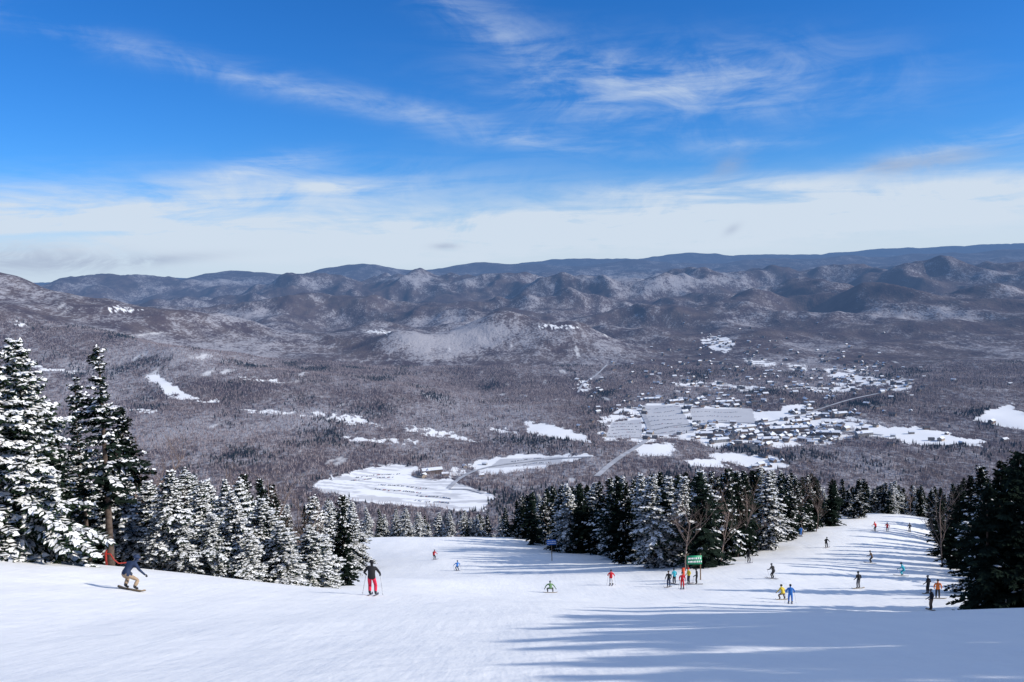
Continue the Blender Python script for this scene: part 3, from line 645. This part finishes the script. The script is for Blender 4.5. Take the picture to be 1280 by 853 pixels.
# ---------------------------------------------------------------- signs
m_post=simple('sign_post_wood',(.20,.13,.08),.8,.2); m_green=simple('sign_green',(.02,.28,.14),.5,.05); m_blue=simple('sign_blue',(.03,.15,.5),.5,.05); m_w=simple('sign_lettering',(.8,.8,.8),.5,.02); m_or=simple('banner_orange',(.6,.07,.02),.7,.1)
def box(c,s): 
    V=np.array([(a,b_,d) for a in(-1,1) for b_ in(-1,1) for d in(-1,1)],float)*np.array(s)/2+np.array(c)
    return V,[(0,1,3,2),(4,6,7,5),(0,4,5,1),(2,3,7,6),(0,2,6,4),(1,5,7,3)]
def sign(px,D,bw,bh,zb,bm,orange=False,n_=2,name='trail_sign'):
    x,z=xat(px,D)
    e=bpy.data.objects.new(name,None); scene.collection.objects.link(e); e.location=(x,D,z)
    for k,sx in enumerate(np.linspace(-bw*.42,bw*.42,n_) if n_>1 else [0]):
        v,q=tube([(sx,0.06,-.3),(sx,0.06,zb+bh+.2)],[.07,.06],8); addobj(f'post_{k+1}',mkmesh('post',v,q,[m_post]),parent=e)
    v,q=box((0,-.05,zb+bh/2),(bw,.06,bh)); addobj('board',mkmesh('board',v,q,[bm]),parent=e)
    V=[];Q=[];o=0
    for r in range(2):
        xx=-bw*.42
        while xx<bw*.4:
            w=random.uniform(.08,.22); v,q=box((xx+w/2,-.09,zb+bh*(.68-.38*r)),(w,.01,bh*.2)); V.append(v);Q+=[tuple(j+o for j in f) for f in q];o+=8; xx+=w+.06
    addobj('lettering',mkmesh('lettering',np.concatenate(V),Q,[m_w]),parent=e)
    if orange:
        v,q=box((-bw*.75,-.05,zb*.5),(.35,.05,zb*.6)); addobj('banner',mkmesh('banner',v,q,[m_or]),parent=e)
sign(868,92,1.7,1.0,1.9,m_green,True)
sign(690,138,1.6,.9,2.8,m_blue,False,1)
x0,y0=-25.6,50.5; e=bpy.data.objects.new('snowmaking_hydrant',None); scene.collection.objects.link(e); e.location=(x0,y0,gz(x0,y0)); e.scale=(.8,.8,.8)
m_red=simple('hydrant_red',(.35,.03,.02),.5,.1)
v,q=tube([(0,0,-.3),(0,0,1.0),(.1,0,1.2)],[.09,.09,.07],8); addobj('riser',mkmesh('riser',v,q,[m_red]),parent=e)
v,q=tube([(-.3,0,.9),(.35,0,.9)],[.06,.06],8); addobj('valve',mkmesh('valve',v,q,[m_red]),parent=e)
v,q=tube([(.35,0,.9),(.7,-.2,.5),(1.0,-.1,.15),(1.5,.2,.1)],[.05]*4,6); addobj('hose',mkmesh('hose',v,q,[m_red]),parent=e)
# ---------------------------------------------------------------- sun + sky
EL=math.radians(28); to=Vector((.975*math.cos(EL),-.22*math.cos(EL),math.sin(EL))).normalized()
sl=bpy.data.lights.new('sun','SUN'); sl.energy=5.0; sl.angle=math.radians(.5); sl.color=(1,.95,.87)
so=bpy.data.objects.new('sun',sl); so.rotation_euler=to.to_track_quat('Z','Y').to_euler(); scene.collection.objects.link(so); so.location=(50,0,80)
w=bpy.data.worlds.new('World'); scene.world=w; w.use_nodes=True; nt=w.node_tree; bg=nt.nodes['Background']
try: w.cycles.sampling_method='MANUAL'; w.cycles.sample_map_resolution=256
except Exception as ex: print(ex)
sk=nt.nodes.new('ShaderNodeTexSky'); sk.sky_type='NISHITA'; sk.sun_disc=False; sk.sun_elevation=EL; sk.sun_rotation=math.atan2(to.x,to.y); sk.altitude=1000; sk.air_density=1; sk.dust_density=.3; sk.ozone_density=2
tc=nt.nodes.new('ShaderNodeTexCoord'); sp=nt.nodes.new('ShaderNodeSeparateXYZ'); nt.links.new(tc.outputs['Generated'],sp.inputs[0])
X=S(nt,sp.outputs[0]);Y=S(nt,sp.outputs[1]);Z=S(nt,sp.outputs[2])
az=X.op('ARCTAN2',Y); el=Z.op('ARCSINE')
def vec(a,b_,c=0.):
    nd=nt.nodes.new('ShaderNodeCombineXYZ')
    nt.links.new(a.k,nd.inputs[0]);nt.links.new(b_.k,nd.inputs[1]); nd.inputs[2].default_value=c; return nd.outputs[0]
def blob(px,py,rx,ry,rot=0,a=1.):
    gx_,gz_=ray(px,py); a0=math.atan(float(gx_)); e0=math.atan(float(gz_)/math.hypot(1,float(gx_)))
    u=az-a0; v_=el-e0; c,s=math.cos(math.radians(rot)),math.sin(math.radians(rot))
    uu=(u*c+v_*s)*(F/rx); vv=(v_*c-u*s)*(F/ry)
    return ((uu*uu+vv*vv)*-1.0).op('EXPONENT')*a
def total(l):
    t=None
    for b_ in l:
        q=blob(*b_); t=q if t is None else t+q
    return t
AE=vec(az,el)
st=noise(nt,mapping(nt,AE,(3.2,24,1),rot=(0,0,math.radians(10))),1.5,7,.62,.6)
wp=noise(nt,mapping(nt,AE,(5,12,1),rot=(0,0,math.radians(12)),loc=(3,1,0)),1.6,7,.65,1.2)
hi=total([(590,20,95,26,-32,.75),(870,105,190,38,-4,1.15),(380,112,330,15,-11,.8),(660,178,100,10,-6,.7),(940,181,60,7,0,.7),(720,70,120,30,-20,.35),(1200,185,120,14,8,.9),(760,145,120,18,-15,.5)])
lo=total([(120,258,380,30,3,1.1),(320,212,70,12,10,.8),(420,235,60,8,-5,.7),(1050,255,430,26,3,1.0),(880,235,140,12,0,1.),(600,285,500,24,0,.9)])
dens_hi=smooth(st*.5+wp*.5,.38,.74)*hi*1.25
dens_lo=smooth(st*.6+wp*.4,.34,.62)*lo
band=smooth(el,math.radians(6.8),math.radians(.3))*.88
added_veil=smooth(el,math.radians(22),math.radians(45))*smooth(wp,.35,.6,.25,.75)     # unseen cirrus veil, added overhead to whiten the ambient light
cl_=(dens_hi*.60+dens_lo*.82+band+added_veil*.8).clamp()*.97
gr=total([(30,326,110,15,-3,1.),(170,327,80,6,3,.8),(910,208,24,13,20,.6),(557,308,16,4,0,.9),(915,287,10,5,30,.6),(1160,202,60,10,6,.7),(1105,207,22,8,0,.5)])
gr=(smooth(wp,.3,.55)*gr).clamp()
skc=mixc(nt,1.0,sk.outputs[0],(.44,.80,1.36),'MULTIPLY')
hs=nt.nodes.new('ShaderNodeHueSaturation'); hs.inputs['Saturation'].default_value=1.08; nt.links.new(skc,hs.inputs['Color'])
c=mixc(nt,cl_,hs.outputs[0],(6.1,7.0,8.1))
c=mixc(nt,gr*.7,c,(3.4,4.1,5.6))
nt.links.new(c,bg.inputs['Color']); bg.inputs['Strength'].default_value=.105
# ---------------------------------------------------------------- camera
cam=bpy.data.cameras.new('camera'); co_=bpy.data.objects.new('camera',cam); scene.collection.objects.link(co_)
cam.sensor_width=36; cam.lens=F/1280*36; cam.clip_end=250000; cam.clip_start=.2
ux=Vector((CR,-SP*SR,-CP*SR)); uy=Vector((SR,SP*CR,CP*CR)); uz=ux.cross(uy)
co_.matrix_world=Matrix((ux,uy,uz)).transposed().to_4x4(); scene.camera=co_
scene.view_settings.view_transform='Standard'; scene.view_settings.look='None'; scene.view_settings.exposure=0
print('trees',ntree,'cam ground',gz(0,0),time.time()-T0)
